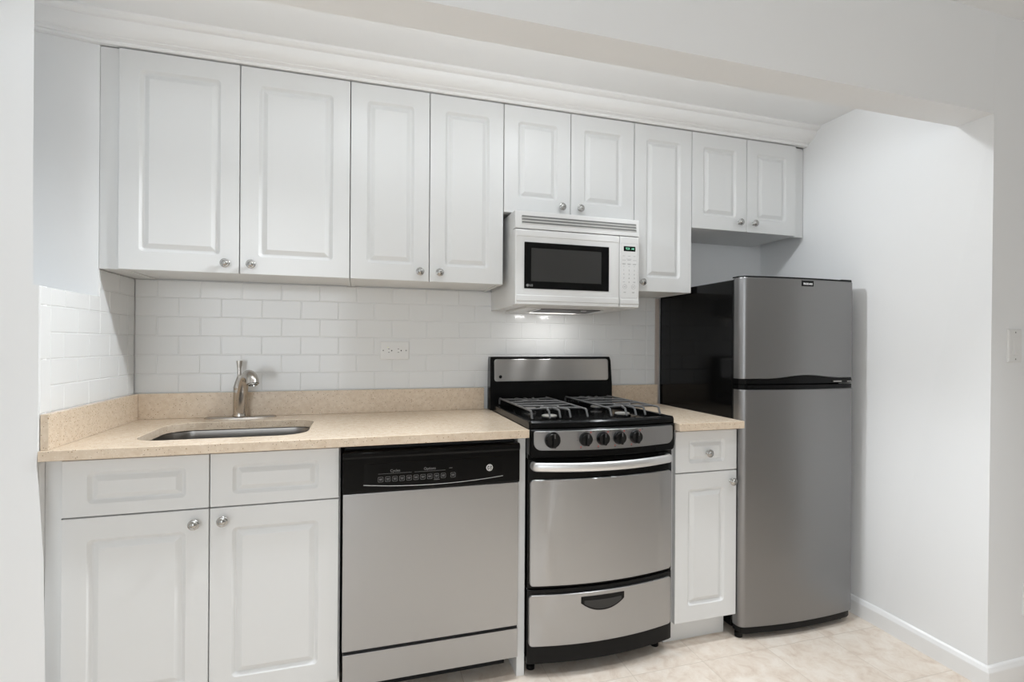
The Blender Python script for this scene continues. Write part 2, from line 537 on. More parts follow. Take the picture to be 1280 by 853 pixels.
# the room behind the camera: walls with an opening added for the fill on the left of the rear wall
bm = BM()
box(bm, -1.2, -1.05, -5.0, -4.9, 0, ZR); box(bm, 0.65, 4.5, -5.0, -4.9, 0, ZR)
box(bm, -1.05, 0.65, -5.0, -4.9, 0, 0.6); box(bm, -1.05, 0.65, -5.0, -4.9, 2.3, ZR)
struct('wall_rear', bm, 'wall', smooth=0)
bm = BM(); box(bm, -1.3, -1.2, -5.0, 0.1, 0, ZR); struct('wall_far_left', bm, 'wall', smooth=0)
bm = BM(); box(bm, 4.5, 4.6, -5.0, 0.1, 0, ZR); struct('wall_far_right', bm, 'wall', smooth=0)


def baseboard(name, along, c0, c1, off, sgn):
    prof = [(0, 0), (0.014, 0), (0.014, 0.058), (0.0125, 0.064), (0.0085, 0.068), (0.008, 0.073), (0.004, 0.079), (0.0, 0.081)]
    bm = BM()
    if along == 'y': prism(bm, [(off - p, z) for p, z in prof], 'y', c0, c1)
    else: prism(bm, [(off - p, z) for p, z in prof], 'x', c0, c1)
    o = struct(name, bm, 'trim', smooth=40)
    return o


t_ = BM()
tt = bmesh.new()
prof = [(0, 0), (0.014, 0), (0.014, 0.058), (0.0125, 0.064), (0.0085, 0.068), (0.008, 0.073), (0.004, 0.079), (0.0, 0.081)]
path = []
cx = lean(0.0)
# corner run: along the alcove wall, round the outside corner, along the facing wall
secs = [((XR, 0.0), (-1, 0)), ((XR, -0.70), (-1, 0)), ((cx, YH1), (-1, -1)), ((4.4, YH1), (0, -1))]
rings = [[tt.verts.new((p[0] + d[0] * q, p[1] + d[1] * q, z)) for q, z in prof] for p, d in secs]
for A, B in zip(rings, rings[1:]):
    for i in range(len(prof)): tt.faces.new((A[i], A[(i + 1) % len(prof)], B[(i + 1) % len(prof)], B[i]))
tt.faces.new(rings[0]); tt.faces.new(rings[-1][::-1])
merge(t_, tt)
struct('baseboard_right', t_, 'trim', smooth=40)

# crown moulding over the wall cabinets
cp = [(-0.288, 2.248), (-0.3085, 2.248), (-0.312, 2.2535), (-0.312, 2.258), (-0.318, 2.2605), (-0.3255, 2.263), (-0.327, 2.266), (-0.3345, 2.2675), (-0.3455, 2.2735), (-0.354, 2.283),
      (-0.3595, 2.295), (-0.362, 2.3065), (-0.3705, 2.3075), (-0.3775, 2.310), (-0.384, 2.3165), (-0.385, 2.325), (-0.288, 2.325)]
bm = BM()
t = bmesh.new()
rings = [[t.verts.new((x, y + dy, z)) for y, z in cp] for x, dy in ((XR, 0), (0.0, 0.0), (-0.48, -0.0816))]
for A, B in zip(rings, rings[1:]):
    for i in range(len(cp)): t.faces.new((A[i], A[(i + 1) % len(cp)], B[(i + 1) % len(cp)], B[i]))
t.faces.new(rings[0]); t.faces.new(rings[-1][::-1])
merge(bm, t)
struct('trim_1', bm, 'trim', smooth=28)


# tiled backsplash
def tile_block(bm, u0, u1, z0, z1, put):
    g, b, h = 0.0009, 0.0021, 0.0014
    a = [(u0 + g, z0 + g), (u1 - g, z0 + g), (u1 - g, z1 - g), (u0 + g, z1 - g)]
    c = [(u0 + g + b, z0 + g + b), (u1 - g - b, z0 + g + b), (u1 - g - b, z1 - g - b), (u0 + g + b, z1 - g - b)]
    A = [bm.verts.new(put(u, -0.0017, z)) for u, z in a]
    Cc = [bm.verts.new(put(u, 0.0, z)) for u, z in c]
    for i in range(4):
        f = bm.faces.new((A[i], A[(i + 1) % 4], Cc[(i + 1) % 4], Cc[i])); f.material_index = 0
    bm.faces.new(Cc).material_index = 0


PH, PV, ZB = 0.154, 0.0777, 1.0197
put_b = lambda u, d, z: (u, -d, z)
put_s = lambda u, d, z: (d, u, z)
bm = BM()
ZT = 1.4775
for r in range(6):
    z0 = ZB + r * PV; z1 = min(z0 + PV, ZT)
    if z1 - z0 < 0.01: continue
    u = 0.0 if r % 2 == 0 else -PH / 2
    while u < 2.3113:
        a, b_ = max(u, 0.0), min(u + PH, 2.3113)
        if b_ - a > 0.012: tile_block(bm, a, b_, z0, z1, put_b)
        u += PH
    tile_block(bm, 2.3113, 2.364, z0, z1, put_b)
box(bm, 0.0, 2.364, 0.0015, 0.008, 0.90, ZT, mi=1)
struct('trim_2', bm, ['tile', 'grout'], smooth=20)
bm = BM()
for r in range(6):
    z0 = ZB + r * PV; z1 = min(z0 + PV, ZT)
    joints = [-0.062, -0.208, -0.350, -0.496] if r % 2 == 0 else [-0.062, -0.135, -0.277, -0.419]
    end = -0.566
    if r == 4: z1 = 1.3835; 
    js = [-0.0002] + joints + [end]
    if r >= 4:
        # under the cabinet the field carries on to the top; outside it ends in a cap row
        zz0, zz1 = ZB + r * PV, min(ZB + (r + 1) * PV, ZT)
        jj = [-0.0002, -0.062, -0.208, -0.278] if r == 4 else [-0.0002, -0.135, -0.278]
        for a, b_ in zip(jj, jj[1:]): tile_block(bm, b_, a, zz0, zz1, put_s)
        if r == 4:
            for a, b_ in zip([-0.278, -0.350, -0.489, -0.566], [-0.350, -0.489, -0.566]): tile_block(bm, b_, a, zz0, z1, put_s)
        continue
    for a, b_ in zip(js, js[1:]):
        if a - b_ > 0.01: tile_block(bm, b_, a, z0, z1, put_s)
for r in range(2):
    tile_block(bm, -0.616, -0.566, ZB + r * 0.155, ZB + (r + 1) * 0.155, put_s)
tile_block(bm, -0.616, -0.566, ZB + 0.31, 1.3835, put_s)
box(bm, -0.008, -0.0015, -0.6165, 0.0, 0.90, 1.383, mi=1)
box(bm, -0.008, -0.0015, -0.2795, 0.0, 1.383, ZT, mi=1)
struct('trim_3', bm, ['tile', 'grout'], smooth=20)
bm = BM(); box(bm, 2.3642, 2.3900, 0.0, 0.008, 0.90, 1.4735, 0.001); struct('trim_4', bm, 'beige_strip')

# ================================================================== cabinets
def panel_rings(x0, x1, z0, z1, yf, th, sx, sz, bev=0.019):
    R = lambda i, j, r: rrect(x0 + i, x1 - i, z0 + j, z1 - j, r)
    return [(R(0, 0, .0015), yf + th), (R(0, 0, .0015), yf + .003), (R(.0008, .0008, .0015), yf + .001), (R(.0028, .0028, .0015), yf),
            (R(sx - .006, sz - .006, .015), yf), (R(sx - .004, sz - .004, .014), yf + .0006), (R(sx + .004, sz + .004, .010), yf + .0086), (R(sx + .006, sz + .006, .008), yf + .0094), (R(sx + .009, sz + .009, .004), yf + .0094),
            (R(sx + .010 + bev, sz + .010 + bev, .0012), yf + .0010), (R(sx + .012 + bev, sz + .012 + bev, .0012), yf + .0006)]


def panel_door(name, x0, x1, z0, z1, yf, parent, sx=0.066, sz=0.069, th=0.019, bev=0.014):
    bm = BM()
    ring_solid(bm, panel_rings(x0, x1, z0, z1, yf, th, sx, sz, bev))
    return obj(name, bm, 'cabinet', parent, smooth=24)


KNOB = [(0.0085, 0.0), (0.0085, 0.002), (0.006, 0.004), (0.0052, 0.009), (0.0065, 0.0125), (0.0125, 0.015), (0.0158, 0.0175), (0.0162, 0.0195), (0.0150, 0.0212), (0.0125, 0.0222),
        (0.0112, 0.0218), (0.0104, 0.0228), (0.0082, 0.0252), (0.0045, 0.0268), (0.0008, 0.0272)]


def knob(x, yf, z, parent):
    bm = BM(); lathe(bm, KNOB, (x, yf, z), '-y', 28)
    o = obj('knob', bm, 'steel_knob', parent, smooth=40)
    o['label'] = 'round satin metal knob'
    return o


YU = -0.3024
YUB = -0.2815


def wall_cab(label, x0, x1, z0, z1, doors, under='cabinet', filler=None):
    t = thing('wall_cabinet', label, 'cabinet', ((x0 + x1) / 2, -0.15, z0), 'white wall cabinets')
    bm = BM()
    a, b = x0 + 0.0012, x1 - 0.0012
    rc = 0.010
    # box with a slightly recessed bottom panel between the side panels
    box(bm, a, b, YUB, 0.006, z0 + rc, z1)
    for xa, xb in ((a, a + 0.016), (b - 0.016, b)): box(bm, xa, xb, YUB, 0.006, z0 + 0.0005, z0 + rc)
    box(bm, a + 0.016, b - 0.016, YUB, YUB + 0.018, z0 + 0.0005, z0 + rc)
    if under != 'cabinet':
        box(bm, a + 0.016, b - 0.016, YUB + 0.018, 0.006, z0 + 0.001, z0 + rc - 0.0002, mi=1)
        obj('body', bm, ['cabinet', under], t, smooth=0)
    else:
        box(bm, a + 0.016, b - 0.016, YUB + 0.018, 0.006, z0 + 0.004, z0 + rc - 0.0002)
        obj('body', bm, 'cabinet', t, smooth=0)
    for dx0, dx1, kx, kz in doors:
        d = panel_door('door', dx0 + 0.0013, dx1 - 0.0013, z0 + 0.0005, z1 - 0.003, YU, t)
        knob(kx, YU, kz, d)
    if filler:
        bm = BM(); box(bm, filler[0], filler[1], YUB - (0.009 if filler[2] else 0.001), YUB + 0.02, z0 + 0.0005, z1 - 0.0015, 0.001)
        if filler[2]: box(bm, filler[0], filler[1], YUB + 0.02, 0.004, z0 + 0.0005, z0 + 0.014, 0.0005)
        obj('filler_strip', bm, 'cabinet', t)
    return t


ZU0, ZU1 = 1.4779, 2.2465
wall_cab('widest white wall cabinet, two raised-panel doors, at the left above the sink', 0.0582, 0.8227, ZU0, ZU1,
         [(0.0582, 0.4373, 0.394, 1.5136), (0.4373, 0.8227, 0.4786, 1.5136)], filler=(0.001, 0.0575, True))
wall_cab('white two-door wall cabinet hung directly left of the microwave, above the wall outlet', 0.8227, 1.4403, ZU0, ZU1,
         [(0.8227, 1.1294, 1.091, 1.5165), (1.1294, 1.4403, 1.1699, 1.5165)])
wall_cab('short white two-door wall cabinet directly above the white microwave', 1.4403, 2.0598, 1.7865, ZU1,
         [(1.4403, 1.7459, 1.7018, 1.8265), (1.7459, 2.0598, 1.7884, 1.8265)])
wall_cab('narrow tall single-door white wall cabinet immediately right of the microwave', 2.0598, 2.3673, 1.4739, ZU1,
         [(2.0598, 2.3673, 2.0995, 1.516)])
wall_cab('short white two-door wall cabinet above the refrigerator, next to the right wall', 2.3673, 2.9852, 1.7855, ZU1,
         [(2.3673, 2.6822, 2.6375, 1.830), (2.6822, 2.9852, 2.7227, 1.830)], under='cabinet_under_shade', filler=(2.9860, 3.0495, False))

# ---- sink base
YB = -0.5819
ZS0, ZS1 = 0.8874, 0.9174
sb = thing('sink_base_cabinet', 'white base cabinet under the sink, two doors below two false drawer fronts', 'cabinet', (0.42, -0.3, 0))
bm = BM()
yb = YB + 0.0205
box(bm, 0.030, 0.046, yb + 0.002, -0.003, 0.10, ZS0 - 0.001)
box(bm, 0.787, 0.803, yb + 0.002, -0.003, 0.0, ZS0 - 0.001)
box(bm, 0.046, 0.787, -0.012, -0.003, 0.10, ZS0 - 0.001)
box(bm, 0.046, 0.787, yb + 0.002, -0.012, 0.10, 0.116)
box(bm, 0.030, 0.803, yb + 0.002, yb + 0.02, 0.690, 0.726)
box(bm, 0.030, 0.803, yb + 0.002, yb + 0.02, 0.855, ZS0 - 0.001)
box(bm, 0.398, 0.436, yb + 0.002, yb + 0.02, 0.10, 0.87)
obj('body', bm, 'cabinet', sb, smooth=0)
bm = BM(); box(bm, 0.012, 0.803, yb + 0.040, yb + 0.055, 0.0, 0.0995); obj('toe_kick', bm, 'cabinet', sb, smooth=0)
bm = BM(); box(bm, -0.0075, 0.0325, yb - 0.012, yb + 0.01, 0.0005, ZS0 - 0.001, 0.001); obj('filler_strip', bm, 'cabinet', sb)
for x0, x1, kx, kz in ((0.0336, 0.4169, 0.3785, 0.666), (0.4169, 0.8010, 0.4568, 0.6685)):
    panel_door('drawer_front', x0 + 0.0013, x1 - 0.0013, 0.7105, 0.8775, YB, sb, sx=0.067, sz=0.041, bev=0.012)
    d = panel_door('door', x0 + 0.0013, x1 - 0.0013, 0.103, 0.7068, YB, sb, sx=0.067, sz=0.069)
    knob(kx, YB, kz, d)

# ---- end panel between dishwasher and range
bm = BM(); box(bm, 1.4240, 1.4535, -0.580, -0.004, 0.0, ZS0 - 0.001, 0.0008)
tag(obj('end_panel', bm, 'cabinet'), 'narrow white upright end panel between the dishwasher and the stove', 'panel')

# ---- small base cabinet
DY = -0.0195
nb = thing('base_cabinet', 'narrow white base cabinet with one drawer, between the stove and the refrigerator', 'cabinet', (2.228, -0.3, 0))
YN = YB + DY
X0, X1 = 2.0800, 2.3775
bm = BM(); box(bm, X0 - 0.012, X1, YN + 0.0205, -0.003, 0.10, ZS0 - 0.001); obj('body', bm, 'cabinet', nb, smooth=0)
bm = BM(); prism(bm, [(X0 - 0.012, YN + 0.060), (X1 - 0.014, YN + 0.060), (X1 - 0.014, -0.05), (X0 - 0.012, -0.05)], 'z', 0.0, 0.0995); obj('toe_kick', bm, 'cabinet', nb, smooth=0)
d = panel_door('drawer', X0 + 0.001, X1 - 0.001, 0.7105, 0.8775, YN, nb, sx=0.064, sz=0.041, bev=0.012); knob(2.2315, YN, 0.7865, d)
d = panel_door('door', X0 + 0.001, X1 - 0.001, 0.103, 0.7068, YN, nb, sx=0.064, sz=0.070); knob(2.3475, YN, 0.6635, d)

# ================================================================== countertops, sink, faucet
def slab_loops():
    hole = rrect(0.176, 0.690, -0.524, -0.158, 0.085, 9)
    outer = [(0.0012, -0.626), (1.4530, -0.626), (1.4530, -0.0008), (0.0012, -0.0008)]
    return [outer, hole]


ct = thing('countertop', 'long speckled beige stone countertop around the sink and over the dishwasher', 'countertop', (0.72, -0.3, ZS0))
me = curve_shape(slab_loops(), 0.030, 0.0022, Matrix.Translation((0, 0, (ZS0 + ZS1) / 2)))
link_mesh('slab', me, 'quartz', ct, 30)
bm = BM(); box(bm, 0.0205, 1.428, -0.0208, -0.0006, ZS1 + 0.0002, ZB - 0.0005, 0.0012); obj('backsplash', bm, 'quartz', ct)
bm = BM(); box(bm, 0.0006, 0.0202, -0.6150, -0.0006, ZS1 + 0.0002, ZB - 0.0005, 0.0012); obj('backsplash', bm, 'quartz', ct)
c2 = thing('countertop', 'short speckled beige stone countertop between the stove and the refrigerator', 'countertop', (2.22, -0.3, ZS0))
bm = BM(); box(bm, 2.0690, 2.3760, -0.6465, -0.0008, ZS0, ZS1, 0.002); obj('slab', bm, 'quartz', c2)
bm = BM(); box(bm, 2.0690, 2.3680, -0.0208, -0.0006, ZS1 + 0.0002, ZB - 0.0015, 0.0012); obj('backsplash', bm, 'quartz', c2)

sk = thing('sink', 'stainless steel sink bowl set under the beige countertop', 'sink', (0.43, -0.34, 0.70))
bm = BM()
S = lambda i, r: rrect(0.170 + i, 0.696 - i, -0.530 + i, -0.152 - i, r, 9)
ring_solid(bm, [(S(-0.012, .095), 0.8868), (S(-0.012, .095), 0.8850), (S(0.002, .088), 0.8845), (S(0.006, .085), 0.860), (S(0.012, .08), 0.735), (S(0.03, .06), 0.715), (S(0.14, .04), 0.708)], 'z', cap0=False)
obj('basin', bm, 'sink_steel', sk, 40)
bm = BM(); lathe(bm, [(0.045, 0.709), (0.045, 0.711), (0.036, 0.7115), (0.030, 0.7095), (0.001, 0.7095)], (0.43, -0.34, 0), 'z', 28); obj('drain', bm, 'chrome', sk, 40)

fc = thing('faucet', 'brushed nickel single-lever faucet standing on the countertop behind the sink', 'faucet', (0.395, -0.055, ZS1))
bm = BM()
FY = -0.057
loopf = lambda i: [(0.396 + (0.134 - i) * math.cos(a) * (1 if abs(math.cos(a)) < 0.999 else 1), FY + (0.0265 - i) * math.copysign(abs(math.sin(a)) ** 0.75, math.sin(a))) for a in [2 * PI * k / 40 for k in range(40)]]
ring_solid(bm, [(loopf(0), ZS1 + 0.0001), (loopf(0.0), ZS1 + 0.0035), (loopf(0.004), ZS1 + 0.0065), (loopf(0.012), ZS1 + 0.0085)], 'z')
obj('base_plate', bm, 'chrome', fc, 40)
bm = BM()
lathe(bm, [(0.0285, ZS1 + 0.0075), (0.0285, ZS1 + 0.014), (0.0265, ZS1 + 0.018), (0.0262, 1.020), (0.0255, 1.031), (0.0225, 1.037), (0.001, 1.038)], (0.393, FY, 0), 'z', 32)
obj('faucet_body', bm, 'chrome', fc, 40)
bm = BM()
sp = smooth_path([(0.396, -0.066, 0.945), (0.402, -0.080, 0.990), (0.411, -0.100, 1.040), (0.424, -0.130, 1.080), (0.441, -0.165, 1.098), (0.456, -0.195, 1.098), (0.466, -0.214, 1.086), (0.470, -0.222, 1.068)], 6)
nn = len(sp)
rad = [0.019 + 0.0035 * max(0, (i / nn - 0.45) / 0.55) for i in range(nn)]
tube(bm, sp, rad, 20)
obj('spout', bm, 'chrome', fc, 50)
bm = BM()
lathe(bm, [(0.0178, 0), (0.0178, 0.004), (0.0150, 0.006), (0.0135, 0.001)], (0, 0, 0), 'z', 20)
dd = (Vector(sp[-1]) - Vector(sp[-4])).normalized()
bmesh.ops.transform(bm, matrix=Matrix.Translation(sp[-1]) @ dd.to_track_quat('Z', 'Y').to_matrix().to_4x4(), verts=bm.verts)
obj('spray_outlet', bm, 'steel_knob', fc, 40)
bm = BM()
hp = smooth_path([(0.390, FY, 1.030), (0.3895, FY, 1.044), (0.389, FY + 0.001, 1.060), (0.3885, FY + 0.003, 1.078), (0.388, FY + 0.005, 1.096), (0.3875, FY + 0.007, 1.115), (0.387, FY + 0.009, 1.134), (0.3865, FY + 0.011, 1.150)], 4)
hr = []
for p in hp:
    z = p.z
    hr.append(0.0225 if z < 1.045 else (0.0225 - (z - 1.045) / 0.045 * 0.0145 if z < 1.09 else (0.008 - 0.0005 * (z - 1.09) / 0.03 if z < 1.12 else 0.0075 + (z - 1.12) / 0.03 * 0.0048)))
tube(bm, hp, hr, 20)
obj('lever_handle', bm, 'chrome', fc, 50)


# ================================================================== dishwasher
dw = thing('dishwasher', 'stainless steel dishwasher with a black control strip, under the long countertop', 'dishwasher', (1.12, -0.3, 0))
XD0, XD1, YD = 0.8125, 1.4215, -0.602
bm = BM(); box(bm, XD0 + 0.004, XD1 - 0.004, -0.565, -0.04, 0.085, 0.872)
box(bm, XD0 + 0.02, XD1 - 0.02, -0.49, -0.47, 0.0, 0.09); obj('tub', bm, 'black_matte', dw, 0)
bm = BM(); box(bm, XD0, XD1, YD, -0.566, 0.2015, 0.7245, 0.003); obj('door', bm, 'steel_v', dw)
bm = BM(); box(bm, XD0 + 0.002, XD1, YD + 0.002, -0.566, 0.0845, 0.190, 0.002); obj('kick_plate', bm, 'steel_h', dw)
bm = BM(); box(bm, XD0, XD1, YD + 0.012, -0.567, 0.190, 0.2015); obj('gap_strip', bm, 'black_matte', dw)
cpnl = None
bm = BM()
prism(bm, [(-0.566, 0.7255), (YD - 0.001, 0.7255), (YD - 0.004, 0.735), (YD - 0.004, 0.842), (YD - 0.009, 0.848), (YD - 0.009, 0.860), (YD - 0.003, 0.867), (-0.566, 0.868)], 'x', XD0 - 0.001, XD1 + 0.002, 0.0012)
cpnl = obj('control_panel', bm, 'black_gloss', dw, 30)
bm = BM()
# inset glossy fascia with a curved lower edge
def arc(x):
    s = (x - 1.118) / 0.242
    return 0.7415 + 0.013 * s * s
bow_panel(bm, 0.876, 1.362, arc, 0.824, lambda x: YD - 0.0055, 0.002, n=30)
fas = obj('fascia', bm, 'black_gloss', cpnl, 30)
bm = BM()
pts = [(0.878 + (1.360 - 0.878) * i / 40, YD - 0.0060, arc(0.878 + (1.360 - 0.878) * i / 40) - 0.0012) for i in range(41)]
tube(bm, pts, 0.0008, 6)
obj('chrome_line', bm, 'steel_bright', cpnl)
yp = YD - 0.0058
for i in range(11):
    x = 0.9335 + i * 0.02345 + (0.0105 if i == 10 else 0)
    bm = BM()
    R = lambda a: rrect(x - 0.0085 + a, x + 0.0085 - a, 0.7685 - 0.0085 + a, 0.7685 + 0.0085 - a, 0.003, 4)
    ring_solid(bm, [(R(0), yp), (R(0), yp - 0.0006), (R(0.0008), yp - 0.0006), (R(0.0008), yp)], cap0=False, cap1=False)
    box(bm, x - 0.0052, x + 0.0052, yp - 0.0004, yp + 0.0004, 0.7695, 0.7712)
    box(bm, x - 0.0045, x + 0.0045, yp - 0.0004, yp + 0.0004, 0.7655, 0.7670)
    obj('button', bm, 'light_print', cpnl, 0)
bm = BM()
text_mesh(bm, 'Cycles', 0.981, yp, 0.7958, 0.0125)
text_mesh(bm, 'Options', 1.098, yp, 0.7958, 0.0125)
box(bm, 1.165, 1.176, yp - 0.0003, yp + 0.0003, 0.7925, 0.7940)
box(bm, 0.925, 1.036, yp - 0.0003, yp + 0.0003, 0.7868, 0.7875)
box(bm, 1.046, 1.152, yp - 0.0003, yp + 0.0003, 0.7868, 0.7875)
box(bm, 1.112, 1.132, yp - 0.0003, yp + 0.0003, 0.7555, 0.7568)
obj('printed_legend', bm, 'light_print', cpnl, 0)


def round_badge(name, x, y, z, r, base, ink, parent, tilt=0.0):
    bm = BM(); lathe(bm, [(r, 0), (r, 0.0012), (r * 0.92, 0.002), (0.0005, 0.002)], (x, y, z), '-y', 32)
    o = obj(name, bm, base, parent, 40)
    bm = BM()
    ring_flat(bm, x, y - 0.002, z, r * 0.68, r * 0.80, 32, 0.0003)
    text_mesh(bm, 'GE', x, y - 0.0021, z - r * 0.02, r * 1.15, depth=0.0002, bold=r * 0.03, squeeze=0.9)
    for k in range(4):
        a = PI / 4 + k * PI / 2
        ring_flat(bm, x + r * 0.52 * math.cos(a), y - 0.002, z + r * 0.52 * math.sin(a), r * 0.13, r * 0.19, 12, 0.0003)
    obj('monogram', bm, ink, o, 0)
    return o


round_badge('badge', 1.3100, YD - 0.0055, 0.7853, 0.0118, 'silver_print', 'dark_print', cpnl)

# ================================================================== range
rg = thing('gas_stove', 'black and stainless freestanding gas stove with oven and five control knobs', 'stove', (1.7585, -0.3, 0))
XG0, XG1, XGC, HG = 1.4565, 2.0625, 1.7595, 0.303
bow = lambda y0, d: (lambda x: y0 - d * (1 - ((x - XGC) / HG) ** 2))
bm = BM(); box(bm, XG0, XG1, -0.600, -0.03, 0.075, 0.905); obj('body', bm, 'black_enamel', rg, 0)
# base strip under the drawer
bm = BM(); bow_panel(bm, XG0, XG1, 0.053, 0.325, bow(-0.604, 0.034), 0.03, edge=0.002); obj('lower_frame', bm, 'black_plastic', rg)
dr = None
bm = BM(); bow_panel(bm, XG0 + 0.004, XG1 - 0.008, 0.1205, 0.3085, bow(-0.612, 0.036), 0.012, r=0.014); dr = obj('drawer', bm, 'steel_h', rg)
# half-moon pull
bm = BM()
px0, px1, pzt = 1.653, 1.829, 0.2935
def pull_lo(x):
    s = (x - (px0 + px1) / 2) / ((px1 - px0) / 2)
    return 0.2695 - 0.0325 * (1 - abs(s) ** 2.2)
bow_panel(bm, px0, px1, pull_lo, pzt, lambda x: bow(-0.612, 0.036)(x) - 0.0018, 0.004, n=30, edge=0.0008)
pl = obj('pull', bm, 'black_plastic', dr)
bm = BM()
bow_panel(bm, px0 + 0.012, px1 - 0.012, lambda x: pull_lo(x) + 0.006, lambda x: 0.2795 - 0.010 * (1 - ((x - 1.741) / 0.08) ** 2) * 0.3, lambda x: bow(-0.612, 0.036)(x) - 0.0023, 0.002, n=30, edge=0.0005)
obj('pull_recess', bm, 'dark_print', pl)
# oven door
bm = BM(); bow_panel(bm, XG0, XG1, 0.330, 0.806, bow(-0.604, 0.034), 0.035, edge=0.003); od = obj('oven_door', bm, 'black_enamel', rg)
bm = BM(); bow_panel(bm, XG0 + 0.006, XG1 - 0.008, 0.3405, 0.7305, bow(-0.612, 0.036), 0.008, r=0.014); obj('door_panel', bm, 'steel_v', od)
bm = BM()
hpts = []
for i in range(41):
    s = -1 + 2 * i / 40
    x = 1.7485 + s * 0.276
    y = -0.644 - 0.052 * (1 - s * s)
    hpts.append((x, y, 0.7850))
hpts = [(hpts[0][0] - 0.004, -0.620, 0.785), (hpts[0][0] - 0.003, -0.634, 0.785)] + hpts + [(hpts[-1][0] + 0.003, -0.634, 0.785), (hpts[-1][0] + 0.004, -0.620, 0.785)]
hr = [0.0155] + [0.0165] * (len(hpts) - 2) + [0.0155]
tube(bm, hpts, hr, 16, sy=0.62)
h = obj('handle', bm, 'steel_bright', od, 60); h['label'] = 'curved bright metal handle bar'
# control panel
bm = BM(); bow_panel(bm, XG0 - 0.001, XG1 + 0.001, 0.8115, 0.9165, bow(-0.622, 0.030), 0.05, r=(0.02, 0.0), edge=0.004); cp_ = obj('control_panel', bm, 'black_enamel', rg)
KB = bow(-0.6255, 0.0295)
bm = BM(); bow_panel(bm, 1.4700, 2.0500, lambda x: 0.8375 + 0.0045 * ((x - XGC) / HG) ** 2, 0.9110, KB, 0.006, r=(0.028, 0.008), edge=0.0012); obj('fascia', bm, 'steel_fascia', cp_)
for i, (kx, kr) in enumerate(((1.5370, 0.0300), (1.6625, 0.0255), (1.7310, 0.0255), (1.7995, 0.0255), (1.8700, 0.0255))):
    bm = BM()
    y0 = KB(kx); kz = 0.8785
    lathe(bm, [(kr, 0.0002), (kr, 0.006), (kr * 0.93, 0.008), (kr * 0.86, 0.017), (kr * 0.80, 0.019), (0.001, 0.019)], (kx, y0, kz), '-y', 28)
    box(bm, kx - 0.0052, kx + 0.0052, y0 - 0.028, y0 - 0.015, kz - kr * 0.86, kz + kr * 0.86, 0.002)
    k = obj('control_knob', bm, 'black_knob', cp_, 40)
    bm = BM()
    box(bm, kx - 0.0008, kx + 0.0008, y0 - 0.0283, y0 - 0.027, kz + kr * 0.3, kz + kr * 0.85)
    obj('pointer_mark', bm, 'light_print', k, 0)
KZ = 0.8785
def mark(bm, kx, dx, dz, wd, hh): box(bm, kx + dx - wd / 2, kx + dx + wd / 2, KB(kx + dx) - 0.0005, KB(kx + dx) + 0.001, KZ + dz - hh / 2, KZ + dz + hh / 2)
for kx in (1.6625, 1.7310, 1.7995, 1.8700):
    for dx, dz in ((0.0215, 0.0235), (-0.0175, -0.0285)):
        bm = BM(); mark(bm, kx, dx, dz, 0.0038, 0.0038); obj('red_mark', bm, 'red_print', cp_, 0)
    for dx, dz, wd in ((0.005, 0.0285, 0.012), (0.031, 0.0265, 0.007), (-0.0175, -0.0335, 0.006), (-0.0305, -0.004, 0.003), (0.0305, -0.004, 0.003)):
        bm = BM(); mark(bm, kx, dx, dz, wd, 0.0016); obj('printed_mark', bm, 'dark_print', cp_, 0)
for dx in (-0.014, 0.016):
    bm = BM(); mark(bm, 1.537, dx, 0.0305, 0.022, 0.0014); obj('printed_mark', bm, 'dark_print', cp_, 0)
# cooktop: pan with raised rim
bm = BM()
bow_panel(bm, XG0 - 0.001, XG1 + 0.001, 0.9170, 0.9455, bow(-0.620, 0.028), 0.024, edge=0.006, r=(0.0, 0.010))
TP = 0.9455
box(bm, XG0, XG0 + 0.018, -0.612, -0.06, 0.905, TP - 0.002, 0.003)
box(bm, XG1 - 0.018, XG1, -0.612, -0.06, 0.905, TP - 0.002, 0.003)
box(bm, XG0 + 0.01, XG1 - 0.01, -0.09, -0.06, 0.905, TP - 0.002, 0.003)
t = bmesh.new()
xs = [XG0 + 0.01 + (XG1 - XG0 - 0.02) * i / 24 for i in range(25)]
rowA = [t.verts.new((x, -0.07, 0.9265)) for x in xs]; rowB = [t.verts.new((x, bow(-0.604, 0.028)(x), 0.9265)) for x in xs]
for i in range(24): t.faces.new((rowA[i], rowA[i + 1], rowB[i + 1], rowB[i]))
merge(bm, t)
obj('cooktop', bm, 'black_enamel', rg)


def burner(x, y, r):
    bm = BM()
    lathe(bm, [(r * 1.75, 0.9266), (r * 1.72, 0.9285), (r * 1.5, 0.9278), (r * 1.1, 0.9285), (r * 1.02, 0.9345), (0.001, 0.9350)], (x, y, 0), 'z', 32)
    b = obj('burner', bm, 'black_enamel', rg, 40)
    bm = BM()
    lathe(bm, [(r * 0.90, 0.9345), (r * 0.92, 0.9390), (r * 0.84, 0.9410), (r * 0.30, 0.9418), (0.001, 0.9418)], (x, y, 0), 'z', 28)
    o = obj('burner_cap', bm, 'burner', b, 40); o['label'] = 'pale metal burner disc'


